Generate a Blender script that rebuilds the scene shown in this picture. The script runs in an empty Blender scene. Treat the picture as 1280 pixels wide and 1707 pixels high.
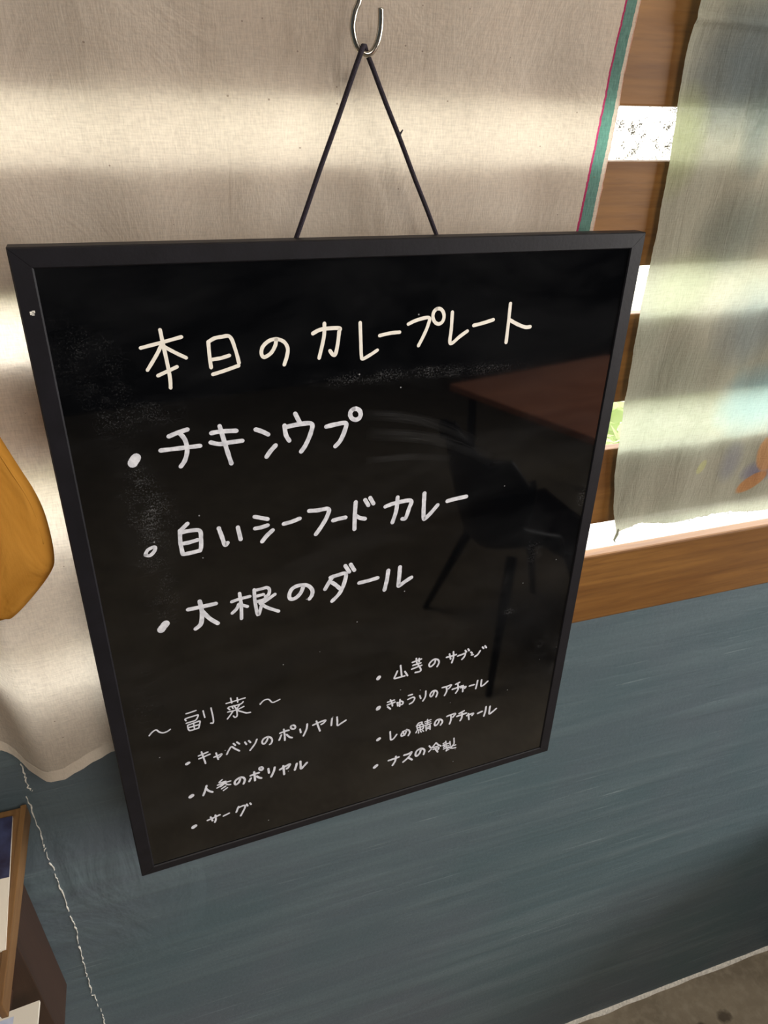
import bpy, bmesh, math, random
from mathutils import Matrix, Vector, noise
random.seed(7)
sc = bpy.context.scene
CAM = ((0.951272,0.138933,-0.275282,0.000000),(-0.306896,0.513282,-0.801472,0.000000),(0.029946,0.846900,0.530908,1.598765),(0.000000,0.000000,0.000000,1.000000))
BOARD = ((0.998093,-0.059571,0.016179,-0.068602),(0.058442,0.996296,0.063085,0.430804),(-0.019877,-0.062019,0.997877,1.513794),(0.000000,0.000000,0.000000,1.000000))
WY = 0.48735   # inner face of the window wall

# ---------------------------------------------------------------- camera, sky, light, exposure
cam_d = bpy.data.cameras.new('camera'); cam = bpy.data.objects.new('camera', cam_d); sc.collection.objects.link(cam)
cam_d.sensor_fit = 'VERTICAL'; cam_d.sensor_height = 36.0; cam_d.lens = 1172.0 / 1707.0 * 36.0
cam_d.clip_start = 0.02
cam.matrix_world = Matrix(CAM)
sc.camera = cam

SKY = 6.0
world = bpy.data.worlds.new('sky'); sc.world = world; world.use_nodes = True
wn = world.node_tree.nodes; wl = world.node_tree.links
wn['Background'].inputs['Color'].default_value = (1.0, 0.97, 0.91, 1)
wn['Background'].inputs['Strength'].default_value = SKY

def area(name, loc, rot, sx, sy, watts, col):
    d = bpy.data.lights.new(name, 'AREA'); d.shape = 'RECTANGLE'; d.size = sx; d.size_y = sy
    d.energy = watts; d.color = col
    o = bpy.data.objects.new(name, d); sc.collection.objects.link(o); o.location = loc; o.rotation_euler = rot
    return o
# daylight entering through the opening in the right wall, and a fill light added under the ceiling behind the camera
area('window_daylight', (2.98, -0.80, 1.66), (0, math.radians(90), 0), 1.3, 1.6, 75, (1.0, 0.97, 0.93))
area('ceiling_fill', (0.55, -1.3, 2.66), (0, 0, 0), 0.9, 0.9, 46, (1.0, 0.90, 0.78))

vs = sc.view_settings
sc.display_settings.display_device = 'sRGB'
vs.view_transform = 'Standard'; vs.look = 'None'; vs.gamma = 1.0; vs.use_curve_mapping = False
vs.exposure = 0.0

# ---------------------------------------------------------------- node helpers
class NT:
    def __init__(s, name):
        s.m = bpy.data.materials.new(name); s.m.use_nodes = True
        s.t = s.m.node_tree; s.t.nodes.clear()
        s.out = s.t.nodes.new('ShaderNodeOutputMaterial')
    def n(s, kind, **kw):
        nd = s.t.nodes.new('ShaderNode' + kind)
        for k, v in kw.items(): setattr(nd, k, v)
        return nd
    def put(s, sock, v):
        if hasattr(v, 'is_output'): s.t.links.new(v, sock)
        elif isinstance(v, (tuple, list)) and sock.type == 'RGBA' and len(v) == 3: sock.default_value = (*v, 1)
        else: sock.default_value = v
    def math(s, op, a, b=0.0, clamp=False):
        nd = s.n('Math', operation=op, use_clamp=clamp); s.put(nd.inputs[0], a); s.put(nd.inputs[1], b); return nd.outputs[0]
    def mix(s, f, a, b):
        nd = s.n('Mix', data_type='RGBA'); s.put(nd.inputs[0], f); s.put(nd.inputs[6], a); s.put(nd.inputs[7], b); return nd.outputs[2]
    def ramp(s, v, lo, hi, a=0.0, b=1.0):
        nd = s.n('MapRange'); s.put(nd.inputs[0], v); nd.inputs[1].default_value = lo; nd.inputs[2].default_value = hi
        nd.inputs[3].default_value = a; nd.inputs[4].default_value = b; return nd.outputs[0]
    def pos(s): return s.n('NewGeometry').outputs['Position']
    def obj(s): return s.n('TexCoord').outputs['Object']
    def uv(s): return s.n('TexCoord').outputs['UV']
    def vmap(s, v, sc_=(1, 1, 1), loc=(0, 0, 0), rot=(0, 0, 0)):
        nd = s.n('Mapping'); s.put(nd.inputs[0], v); nd.inputs[1].default_value = loc; nd.inputs[2].default_value = rot; nd.inputs[3].default_value = sc_
        return nd.outputs[0]
    def noise(s, v, scale=1.0, detail=3.0, rough=0.55, dist=0.0):
        nd = s.n('TexNoise'); s.put(nd.inputs['Vector'], v); nd.inputs['Scale'].default_value = scale
        nd.inputs['Detail'].default_value = detail; nd.inputs['Roughness'].default_value = rough; nd.inputs['Distortion'].default_value = dist
        return nd.outputs['Fac']
    def xyz(s, v):
        nd = s.n('SeparateXYZ'); s.put(nd.inputs[0], v); return nd.outputs
    def bump(s, h, strength=0.3, dist=0.01):
        nd = s.n('Bump'); s.put(nd.inputs['Height'], h); nd.inputs['Strength'].default_value = strength; nd.inputs['Distance'].default_value = dist
        return nd.outputs[0]
    def bsdf(s, col, rough=0.5, metal=0.0, ior=1.45, normal=None, spec=None):
        nd = s.n('BsdfPrincipled'); s.put(nd.inputs['Base Color'], col); s.put(nd.inputs['Roughness'], rough)
        s.put(nd.inputs['Metallic'], metal); nd.inputs['IOR'].default_value = ior
        if spec is not None: nd.inputs['Specular IOR Level'].default_value = spec
        if normal is not None: s.put(nd.inputs['Normal'], normal)
        return nd.outputs[0]
    def done(s, sh):
        s.t.links.new(sh, s.out.inputs['Surface']); return s.m
    def blob(s, X, Z, cx, cz, sx, sz, ang=0.0):
        c, q = math.cos(ang), math.sin(ang)
        dx = s.math('SUBTRACT', X, cx); dz = s.math('SUBTRACT', Z, cz)
        u = s.math('ADD', s.math('MULTIPLY', dx, c / sx), s.math('MULTIPLY', dz, q / sx))
        v = s.math('ADD', s.math('MULTIPLY', dx, -q / sz), s.math('MULTIPLY', dz, c / sz))
        r2 = s.math('ADD', s.math('MULTIPLY', u, u), s.math('MULTIPLY', v, v))
        return r2

def plain(name, col, rough=0.5, metal=0.0, var=0.12, scale=40, bump=0.0, spec=None):
    t = NT(name); p = t.obj(); f = t.noise(p, scale, 4)
    c = t.mix(t.ramp(f, 0.3, 0.7), tuple(x * (1 - var) for x in col), tuple(min(1, x * (1 + var)) for x in col))
    nr = t.bump(t.noise(p, scale * 6, 3), bump, 0.002) if bump else None
    return t.done(t.bsdf(c, rough, metal, normal=nr, spec=spec))

# ---------------------------------------------------------------- materials
def mat_plaster():
    t = NT('blue_grey_plaster'); p = t.pos()
    w = t.vmap(p, (2.0, 2.0, 22), rot=(0, 0.05, 0))
    st = t.noise(w, 1.6, 5, 0.6, 0.25)
    big = t.noise(p, 3.2, 3)
    X, Y, Z = t.xyz(p)
    rough_patch = t.ramp(t.math('ADD', t.blob(X, Z, -0.14, 0.86, 0.10, 0.16), t.math('MULTIPLY', t.math('SUBTRACT', big, 0.5), 1.5)), 0.3, 1.3, 1.0, 0.0)
    c = t.mix(t.ramp(big, 0.35, 0.65), (0.066, 0.104, 0.122), (0.086, 0.108, 0.132))
    c = t.mix(t.ramp(st, 0.45, 0.78), c, (0.105, 0.145, 0.165))
    scr = t.noise(t.vmap(p, (6, 6, 260), rot=(0, -0.10, 0)), 1.0, 4, 0.6, 0.3)
    msk = t.noise(p, 9, 3)
    s1 = t.math('MULTIPLY', t.ramp(scr, 0.60, 0.70), t.ramp(msk, 0.48, 0.66))
    c = t.mix(t.math('MULTIPLY', s1, 0.5, True), c, (0.26, 0.32, 0.34))
    trowel = t.noise(t.vmap(p, (11, 11, 6), rot=(0, 0.5, 0)), 1.0, 4, 0.5, 1.8)
    h = t.math('ADD', t.math('MULTIPLY', st, 0.55), t.math('MULTIPLY', trowel, t.math('ADD', t.math('MULTIPLY', rough_patch, 1.0), 0.10)))
    h = t.math('ADD', h, t.math('MULTIPLY', t.noise(p, 220, 3), 0.05))
    return t.done(t.bsdf(c, t.ramp(st, 0.3, 0.7, 0.66, 0.55), normal=t.bump(h, 0.45, 0.010)))

def mat_wood(name, c1, c2, c3, rough=0.42, along='x', knot=True, scale=1.0):
    t = NT(name); p = t.pos()
    sc_ = {'x': (2.0, 22, 22), 'y': (22, 2.0, 22), 'z': (22, 22, 2.0)}[along]
    wob = t.noise(p, 5 * scale, 2)
    g = t.noise(t.vmap(p, tuple(k * scale for k in sc_)), 1.4, 6, 0.6, 0.9)
    fine = t.noise(t.vmap(p, tuple(k * 9 * scale for k in sc_)), 1.2, 3)
    c = t.mix(t.ramp(g, 0.32, 0.68), c1, c2)
    c = t.mix(t.ramp(fine, 0.48, 0.75, 0, 0.45), c, c3)
    c = t.mix(t.ramp(wob, 0.45, 0.75, 0, 0.4), c, c3)
    if along == 'x':
        bandn = t.noise(t.vmap(p, (1.2, 8, 75)), 1.0, 3, 0.6, 0.2)
        c = t.mix(t.ramp(bandn, 0.40, 0.68, 0, 0.55), c, c3)
    if knot:
        X, Y, Z = t.xyz(p)
        for (kx, kz, r) in ((0.4085, 1.393, 0.010), (0.412, 1.262, 0.008), (0.72, 1.14, 0.007)):
            r2 = t.blob(X, Z, kx, kz, r * 1.0, r * 1.15)
            c = t.mix(t.ramp(r2, 0.5, 2.2, 0.85, 0.0), c, (0.10, 0.028, 0.014))
    return t.done(t.bsdf(c, rough, normal=t.bump(fine, 0.12, 0.002)))

def cloth_shader(t, col, trans_col, weave, tfac, normal):
    d = t.n('BsdfDiffuse'); t.put(d.inputs[0], col); t.put(d.inputs['Normal'], normal)
    tr = t.n('BsdfTranslucent'); t.put(tr.inputs[0], trans_col); t.put(tr.inputs['Normal'], normal)
    m = t.n('MixShader'); t.put(m.inputs[0], tfac); t.t.links.new(d.outputs[0], m.inputs[1]); t.t.links.new(tr.outputs[0], m.inputs[2])
    tp = t.n('BsdfTransparent')
    m2 = t.n('MixShader'); t.put(m2.inputs[0], weave); t.t.links.new(m.outputs[0], m2.inputs[1]); t.t.links.new(tp.outputs[0], m2.inputs[2])
    return t.done(m2.outputs[0])

def weave_h(t, p, k=1.0):
    a = t.noise(t.vmap(p, (1000 * k, 60, 190 * k)), 1.0, 2)
    b = t.noise(t.vmap(p, (120 * k, 60, 1000 * k)), 1.0, 2)
    return a, b

def mat_curtain(hem=False):
    t = NT('cream_cotton_hem' if hem else 'cream_cotton'); p = t.pos()
    a, b = weave_h(t, p)
    wv = t.math('ADD', a, b)
    th = t.ramp(wv, 0.75, 1.25, 0.80, 1.14)
    base = (0.66, 0.585, 0.505); trc = (0.82, 0.765, 0.66)
    blotch = t.noise(p, 14, 4)
    col = t.mix(t.ramp(blotch, 0.3, 0.7), (0.66, 0.578, 0.495), (0.72, 0.645, 0.56))
    uv = t.xyz(t.uv())
    U = uv[0]
    if not hem:
        # woven border: magenta pinstripe, teal band, cream selvedge with a pink edge
        jit = t.math('MULTIPLY', t.math('SUBTRACT', t.noise(t.vmap(p, (8, 8, 260)), 1.0, 2), 0.5), 0.0016)
        Uj = t.math('ADD', U, jit)
        def band(lo, hi): return t.math('MULTIPLY', t.math('GREATER_THAN', Uj, lo), t.math('LESS_THAN', Uj, hi))
        teal = t.mix(t.ramp(a, 0.3, 0.7), (0.115, 0.235, 0.215), (0.18, 0.33, 0.30))
        col = t.mix(band(0.0, 0.0016), col, (0.42, 0.05, 0.14))
        trc_ = t.mix(band(0.0, 0.0016), trc, (0.75, 0.10, 0.28))
        col = t.mix(band(0.0016, 0.0100), col, teal); trc_ = t.mix(band(0.0016, 0.0100), trc_, (0.16, 0.42, 0.34))
        col = t.mix(band(0.0125, 0.05), col, (0.60, 0.32, 0.26))
        # slubs
        sl = t.n('TexVoronoi'); t.put(sl.inputs['Vector'], t.vmap(p, (95, 95, 110))); sl.inputs['Scale'].default_value = 1.0
        dots = t.math('LESS_THAN', sl.outputs['Distance'], 0.060)
        sel = t.math('GREATER_THAN', t.xyz(sl.outputs['Color'])[0], 0.62)
        dk = t.math('MULTIPLY', t.math('MULTIPLY', dots, sel), 0.6)
        col = t.mix(dk, col, (0.20, 0.13, 0.08)); trc_ = t.mix(dk, trc_, (0.2, 0.13, 0.08))
    else:
        trc_ = trc
    tm = t.n('VectorMath', operation='SCALE'); t.put(tm.inputs[0], trc_); t.put(tm.inputs['Scale'], th)
    wr = t.noise(t.vmap(p, (10, 10, 10), rot=(0, 0.7, 0)), 1.0, 5, 0.62, 1.2)
    wr2 = t.noise(t.vmap(p, (60, 60, 18), rot=(0, -0.5, 0)), 1.0, 3, 0.5, 0.8)
    h = t.math('ADD', t.math('MULTIPLY', wr, 0.9), t.math('ADD', t.math('MULTIPLY', wr2, 0.28), t.math('MULTIPLY', wv, 0.05)))
    return cloth_shader(t, col, tm.outputs[0], t.ramp(wv, 0.55, 0.8, 0.05, 0.0), 0.20 if hem else 0.46, t.bump(h, 0.30, 0.010))

def mat_gauze():
    t = NT('dyed_gauze'); p = t.pos(); X, Y, Z = t.xyz(p)
    a, b = weave_h(t, p, 0.85); wv = t.math('ADD', a, b)
    n1 = t.noise(t.vmap(p, (9, 9, 7)), 1.0, 4, 0.6, 0.6)
    col = t.mix(t.ramp(n1, 0.38, 0.62), (0.40, 0.405, 0.325), (0.47, 0.45, 0.365))
    def wash(cx, cz, sx, sz, c, amt, ang=0.0):
        nonlocal col
        r2 = t.math('ADD', t.blob(X, Z, cx, cz, sx, sz, ang), t.math('MULTIPLY', t.math('SUBTRACT', n1, 0.5), 1.6))
        col = t.mix(t.ramp(r2, 0.15, 1.5, amt, 0.0), col, c)
    wash(0.425, 1.606, 0.045, 0.042, (0.155, 0.195, 0.215), 0.85)
    wash(0.452, 1.575, 0.016, 0.04, (0.15, 0.19, 0.20), 0.7)
    wash(0.385, 1.56, 0.020, 0.035, (0.42, 0.45, 0.24), 0.8)
    wash(0.455, 1.50, 0.035, 0.03, (0.22, 0.25, 0.22), 0.7)
    wash(0.42, 1.455, 0.030, 0.03, (0.44, 0.46, 0.26), 0.35)
    wash(0.50, 1.42, 0.04, 0.035, (0.25, 0.29, 0.30), 0.7)
    wash(0.55, 1.345, 0.055, 0.035, (0.24, 0.40, 0.44), 0.8)
    wash(0.585, 1.325, 0.022, 0.03, (0.16, 0.36, 0.45), 0.8)
    wash(0.53, 1.278, 0.014, 0.022, (0.26, 0.27, 0.33), 0.6)
    wash(0.57, 1.262, 0.02, 0.012, (0.23, 0.22, 0.36), 0.7)
    for (cx, cz, sx, sz, ang, c) in ((0.4935, 1.2785, 0.0050, 0.0082, -0.45, (0.55, 0.55, 0.30)),
                                     (0.566, 1.2505, 0.0195, 0.0080, 0.62, (0.60, 0.29, 0.12)),
                                     (0.574, 1.283, 0.0125, 0.022, 0.15, (0.66, 0.36, 0.17)),
                                     (0.598, 1.262, 0.018, 0.010, -0.3, (0.60, 0.30, 0.13))):
        r2 = t.math('ADD', t.blob(X, Z, cx, cz, sx, sz, ang), t.math('MULTIPLY', t.math('SUBTRACT', t.noise(p, 90, 2), 0.5), 0.4))
        col = t.mix(t.ramp(r2, 0.75, 1.1, 0.9, 0.0), col, c)
    th = t.ramp(wv, 0.75, 1.25, 0.84, 1.12)
    tm = t.n('VectorMath', operation='SCALE'); t.put(tm.inputs[0], t.mix(0.35, col, (0.34, 0.46, 0.35))); t.put(tm.inputs['Scale'], th)
    cr = t.noise(t.vmap(p, (90, 90, 16), rot=(0, 0.1, 0)), 1.0, 4, 0.55, 0.7)
    h = t.math('ADD', t.math('MULTIPLY', cr, 0.6), t.math('MULTIPLY', wv, 0.10))
    return cloth_shader(t, col, tm.outputs[0], t.ramp(wv, 0.55, 0.85, 0.10, 0.02), 0.47, t.bump(h, 0.35, 0.006))

def mat_net():
    t = NT('white_net'); p = t.pos()
    a = t.noise(t.vmap(p, (620, 40, 60)), 1.0, 1); b = t.noise(t.vmap(p, (60, 40, 620)), 1.0, 1)
    hole = t.ramp(t.math('MULTIPLY', a, b), 0.28, 0.38, 0.10, 0.60)
    n = t.noise(p, 55, 4)
    wisp = t.math('MULTIPLY', t.ramp(t.noise(t.vmap(p, (60, 40, 140)), 1.0, 3), 0.60, 0.68), t.ramp(n, 0.5, 0.6))
    col = t.mix(wisp, (0.80, 0.79, 0.76), (0.05, 0.05, 0.025))
    spk = t.ramp(t.math('MULTIPLY', t.noise(t.vmap(p, (900, 40, 900)), 1.0, 2, 0.8), t.noise(p, 120, 2)), 0.275, 0.32)
    col = t.mix(spk, col, (0.06, 0.055, 0.045))
    hole = t.math('MULTIPLY', hole, t.math('SUBTRACT', 1.0, t.math('MAXIMUM', spk, wisp), True))
    return cloth_shader(t, col, col, hole, 0.62, t.bump(n, 0.1, 0.002))

def mat_mustard():
    t = NT('mustard_cotton'); p = t.pos()
    wr = t.noise(t.vmap(p, (30, 30, 13), rot=(0, 0.9, 0)), 1.0, 3, 0.5, 1.0)
    a, b = weave_h(t, p); wv = t.math('ADD', a, b)
    col = t.mix(t.ramp(wr, 0.3, 0.7), (0.34, 0.155, 0.024), (0.46, 0.225, 0.042))
    h = t.math('ADD', wr, t.math('MULTIPLY', wv, 0.02))
    return cloth_shader(t, col, (0.62, 0.28, 0.03), 0.0, 0.24, t.bump(h, 0.55, 0.010))

def mat_board():
    t = NT('glossy_black_panel'); p = t.obj(); X, Y, Z = t.xyz(p)
    dust = 0.0
    fine = t.noise(p, 800, 4, 0.75); str_ = t.noise(t.vmap(p, (60, 1, 420), rot=(0, 0.15, 0)), 1.0, 4, 0.7); mid = t.noise(p, 70, 4, 0.65)
    tot = None
    for (x, z, sx, sz, am) in ((61, 100, 22, 7, .5), (50, 144, 9, 14, .6), (51, 168, 13, 16, 1.0), (54, 178, 9, 14, .6), (53, 240, 10, 22, .55), (49, 205, 14, 12, .35),
                               (205, 90, 34, 4, .8), (250, 90, 40, 4, .7), (300, 92, 30, 4, .35), (347, 322, 5, 4, 1.3), (363, 262, 8, 16, .7), (405, 215, 4, 14, .7),
                               (390, 372, 8, 22, .4), (28, 60, 20, 20, .25), (38, 95, 12, 25, .3), (300, 330, 30, 10, .25), (250, 420, 30, 20, .2), (30, 330, 14, 60, .2), (408, 400, 5, 50, .5)):
        r2 = t.blob(X, Z, x / 1000, -z / 1000, sx / 1000, sz / 1000)
        g = t.math('MULTIPLY', t.math('POWER', 2.718, t.math('MULTIPLY', r2, -1.0)), am)
        tot = g if tot is None else t.math('ADD', tot, g)
    tex = t.math('ADD', t.ramp(fine, 0.52, 0.74), t.math('MULTIPLY', t.ramp(str_, 0.5, 0.75), 0.3))
    m = t.math('MULTIPLY', t.math('MULTIPLY', tot, tex), t.ramp(mid, 0.35, 0.7))
    film = t.math('MULTIPLY', t.ramp(t.noise(t.vmap(p, (5, 1, 12)), 1.0, 5, 0.65, 0.5), 0.45, 0.8), 0.014)
    vo = t.n('TexVoronoi'); t.put(vo.inputs['Vector'], t.vmap(p, (95, 1, 95))); vo.inputs['Scale'].default_value = 1.0
    dot = t.math('MULTIPLY', t.math('LESS_THAN', vo.outputs['Distance'], 0.055), t.math('GREATER_THAN', t.xyz(vo.outputs['Color'])[0], 0.86))
    f = t.math('ADD', t.math('ADD', t.math('MULTIPLY', m, 0.32), film), t.math('MULTIPLY', dot, 0.30), True)
    c = t.mix(f, (0.0016, 0.0018, 0.0024), (0.62, 0.63, 0.66))
    return t.done(t.bsdf(c, t.ramp(f, 0, 0.3, 0.035, 0.5), ior=1.52))

def mat_smear():
    t = NT('wiped_chalk_film'); p = t.obj(); u = t.xyz(t.uv())
    s = t.noise(t.vmap(t.uv(), (2.2, 48, 1)), 1.0, 4, 0.75)
    ends = t.math('MULTIPLY', t.ramp(u[0], 0.0, 0.25), t.ramp(u[0], 1.0, 0.6))
    side = t.math('MULTIPLY', t.ramp(u[1], 0.0, 0.3), t.ramp(u[1], 1.0, 0.7))
    f = t.math('MULTIPLY', t.math('MULTIPLY', ends, side), t.ramp(s, 0.46, 0.74, 0.0, 0.085))
    d = t.bsdf((0.6, 0.61, 0.64), 0.8); tp = t.n('BsdfTransparent'); m = t.n('MixShader')
    t.put(m.inputs[0], f); t.t.links.new(tp.outputs[0], m.inputs[1]); t.t.links.new(d, m.inputs[2])
    return t.done(m.outputs[0])

def mat_ink(name, c1, c2):
    t = NT(name); p = t.obj()
    f = t.noise(p, 260, 4, 0.6)
    return t.done(t.bsdf(t.mix(t.ramp(f, 0.3, 0.7), c1, c2), 0.6))

def mat_concrete():
    t = NT('stained_concrete'); p = t.pos()
    n1 = t.noise(p, 7, 5, 0.6, 0.4); n2 = t.noise(p, 60, 4)
    c = t.mix(t.ramp(n1, 0.3, 0.7), (0.180, 0.148, 0.106), (0.310, 0.262, 0.194))
    c = t.mix(t.ramp(n2, 0.45, 0.75, 0, 0.45), c, (0.40, 0.35, 0.27))
    X, Y, Z = t.xyz(p)
    for (x, y, r) in ((0.905, 0.405, 0.012), (0.845, 0.402, 0.010), (1.02, 0.33, 0.016)):
        nd = t.math('ADD', t.blob(X, Y, x, y, r * 1.4, r), t.math('MULTIPLY', t.math('SUBTRACT', n2, 0.5), 1.6))
        c = t.mix(t.ramp(nd, 0.4, 1.3, 0.8, 0), c, (0.05, 0.036, 0.024))
    return t.done(t.bsdf(c, 0.6, normal=t.bump(t.math('ADD', n2, n1), 0.25, 0.004)))

def mat_leaf():
    t = NT('sunlit_leaf'); p = t.pos(); n = t.noise(p, 9, 2)
    c = t.mix(t.ramp(n, 0.3, 0.7), (0.36, 0.46, 0.22), (0.68, 0.72, 0.52))
    return cloth_shader(t, c, t.mix(0.3, c, (0.6, 0.8, 0.2)), 0.0, 0.4, t.bump(n, 0.1, 0.002))

def mat_flyer(kind):
    t = NT('printed_flyer_' + kind); u = t.xyz(t.uv()); n = t.noise(t.uv(), 6, 3)
    c = (0.80, 0.74, 0.64)
    if kind == 'navy':
        navy = t.math('MULTIPLY', t.math('GREATER_THAN', u[0], 0.90), t.math('MULTIPLY', t.math('GREATER_THAN', u[1], 0.50), 1.0))
        c = t.mix(navy, c, t.mix(t.ramp(n, 0.35, 0.7), (0.022, 0.018, 0.045), (0.05, 0.06, 0.14)))
        r2 = t.blob(u[0], u[1], 0.80, 0.18, 0.05, 0.035)
        c = t.mix(t.ramp(r2, 0.6, 1.2, 0.8, 0), c, (0.45, 0.16, 0.10))
    else:
        blue = t.math('MULTIPLY', t.math('LESS_THAN', u[0], 0.80), t.math('LESS_THAN', u[1], 0.955))
        c = t.mix(blue, c, t.mix(t.ramp(n, 0.3, 0.7), (0.34, 0.42, 0.66), (0.62, 0.66, 0.80)))
    return t.done(t.bsdf(c, 0.45))

M = {}
M['plaster'] = mat_plaster()
M['cedar'] = mat_wood('cedar', (0.165, 0.070, 0.015), (0.275, 0.130, 0.032), (0.080, 0.030, 0.007))
M['oak'] = mat_wood('oak', (0.16, 0.082, 0.030), (0.24, 0.13, 0.05), (0.10, 0.045, 0.018), along='y', knot=False)
M['brown'] = mat_wood('brown_ply', (0.034, 0.017, 0.011), (0.050, 0.025, 0.016), (0.028, 0.014, 0.009), 0.5, 'z', False)
M['table'] = mat_wood('red_brown_tabletop', (0.40, 0.170, 0.105), (0.55, 0.25, 0.16), (0.24, 0.09, 0.055), 0.32, 'x', False)
M['curtain'] = mat_curtain(); M['hem'] = mat_curtain(True); M['gauze'] = mat_gauze(); M['net'] = mat_net(); M['mustard'] = mat_mustard()
M['panel'] = mat_board(); M['smear'] = mat_smear()
M['frame'] = plain('charcoal_frame', (0.0075, 0.0070, 0.0100), 0.50, 0, 0.25, 60, 0.05, 0.28)
M['ink_cream'] = mat_ink('cream_marker', (0.74, 0.70, 0.63), (0.84, 0.80, 0.73))
M['ink_grey'] = mat_ink('cool_white_marker', (0.46, 0.47, 0.53), (0.74, 0.75, 0.81))
M['ink_fine'] = mat_ink('fine_white_marker', (0.50, 0.51, 0.57), (0.66, 0.67, 0.74))
M['cord'] = plain('dark_plum_cord', (0.014, 0.008, 0.018), 0.8, 0, 0.3, 300, 0.6)
M['steel'] = plain('brushed_steel', (0.50, 0.465, 0.41), 0.22, 1.0, 0.05, 30)
M['chip'] = plain('bare_white_plaster', (0.78, 0.76, 0.71), 0.8, 0, 0.25, 200, 0.4)
M['concrete'] = mat_concrete()
M['dark_room'] = plain('dim_room_tone', (0.007, 0.009, 0.013), 0.7, 0, 0.1, 6)  # near-black: dimness of the far room put into the wall colour
M['ceiling'] = plain('pale_ceiling', (0.30, 0.28, 0.25), 0.8, 0, 0.06, 6)
M['black'] = plain('black_plastic', (0.008, 0.008, 0.010), 0.30, 0, 0.15, 30)
M['white_ledge'] = plain('white_ledge_paint', (0.80, 0.80, 0.80), 0.6, 0, 0.03, 12)
M['grass'] = plain('pale_sunlit_paving', (0.50, 0.50, 0.42), 0.9, 0, 0.35, 14)
M['leaf'] = mat_leaf()
M['bark'] = plain('bark', (0.10, 0.07, 0.045), 0.9, 0, 0.3, 60, 0.5)
M['dark_wood'] = mat_wood('near_black_wood', (0.016, 0.012, 0.010), (0.026, 0.019, 0.014), (0.010, 0.008, 0.007), 0.5, 'x', False)
M['navy_flyer'] = mat_flyer('navy'); M['blue_flyer'] = mat_flyer('blue')

# ---------------------------------------------------------------- mesh helpers
def link(name, bm, mat, parent=None, smooth=False):
    me = bpy.data.meshes.new(name); bm.normal_update(); bm.to_mesh(me); bm.free()
    if smooth:
        for p in me.polygons: p.use_smooth = True
    me.materials.append(mat)
    o = bpy.data.objects.new(name, me); sc.collection.objects.link(o)
    if parent is not None: o.parent = parent
    return o
def tag(o, label=None, cat=None, group=None, kind=None):
    if label: o['label'] = label
    if cat: o['category'] = cat
    if group: o['group'] = group
    if kind: o['kind'] = kind
    return o
def empty(name, loc=(0, 0, 0), rz=0.0):
    o = bpy.data.objects.new(name, None); sc.collection.objects.link(o); o.location = loc; o.rotation_euler = (0, 0, rz)
    o.empty_display_size = 0.05; return o
def box(bm, x0, x1, y0, y1, z0, z1, bev=0.0):
    vs_ = [bm.verts.new(p) for p in ((x0, y0, z0), (x1, y0, z0), (x1, y1, z0), (x0, y1, z0), (x0, y0, z1), (x1, y0, z1), (x1, y1, z1), (x0, y1, z1))]
    fs = [bm.faces.new([vs_[i] for i in q]) for q in ((0, 3, 2, 1), (4, 5, 6, 7), (0, 1, 5, 4), (1, 2, 6, 5), (2, 3, 7, 6), (3, 0, 4, 7))]
    if bev:
        es = list({e for f in fs for e in f.edges})
        bmesh.ops.bevel(bm, geom=es, offset=bev, segments=2, affect='EDGES', profile=0.6)
    return bm
def boxo(name, mat, dims, parent=None, bev=0.0):
    return link(name, box(bmesh.new(), *dims, bev=bev), mat, parent)
def tube(bm, pts, radii, seg=10, cap=True):
    pts = [Vector(p) for p in pts]
    if not isinstance(radii, (list, tuple)): radii = [radii] * len(pts)
    rings = []; prev = None
    for i, p in enumerate(pts):
        d = (pts[min(i + 1, len(pts) - 1)] - pts[max(i - 1, 0)]).normalized()
        if prev is None:
            a = Vector((0, 0, 1)) if abs(d.z) < 0.9 else Vector((1, 0, 0)); u = d.cross(a).normalized()
        else:
            u = (prev - d * prev.dot(d)).normalized()
        prev = u; v = d.cross(u)
        rings.append([bm.verts.new(p + (u * math.cos(2 * math.pi * k / seg) + v * math.sin(2 * math.pi * k / seg)) * radii[i]) for k in range(seg)])
    for r, q in zip(rings, rings[1:]):
        for k in range(seg):
            bm.faces.new((r[k], r[(k + 1) % seg], q[(k + 1) % seg], q[k]))
    if cap:
        bm.faces.new(list(reversed(rings[0]))); bm.faces.new(rings[-1])
    return bm
def catmull(pts, n=6):
    if len(pts) < 3: 
        a, b = pts[0], pts[-1]
        return [tuple(a[k] + (b[k] - a[k]) * i / 3 for k in range(len(a))) for i in range(4)]
    P = [pts[0]] + list(pts) + [pts[-1]]; out = []
    for i in range(1, len(P) - 2):
        p0, p1, p2, p3 = P[i - 1], P[i], P[i + 1], P[i + 2]
        for j in range(n):
            t = j / n
            out.append(tuple(0.5 * (2 * p1[k] + (p2[k] - p0[k]) * t + (2 * p0[k] - 5 * p1[k] + 4 * p2[k] - p3[k]) * t * t + (3 * p1[k] - p0[k] - 3 * p2[k] + p3[k]) * t ** 3) for k in range(len(p1))))
    out.append(tuple(pts[-1])); return out
def sheet(bm, f, nu, nv):
    uvl = bm.loops.layers.uv.verify(); V = []; UV = {}
    for j in range(nv + 1):
        row = []
        for i in range(nu + 1):
            co, uv = f(i / nu, j / nv); v = bm.verts.new(co); UV[v] = uv; row.append(v)
        V.append(row)
    for j in range(nv):
        for i in range(nu):
            fc = bm.faces.new((V[j][i], V[j][i + 1], V[j + 1][i + 1], V[j + 1][i]))
            for lp in fc.loops: lp[uvl].uv = UV[lp.vert]
    return bm
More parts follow.
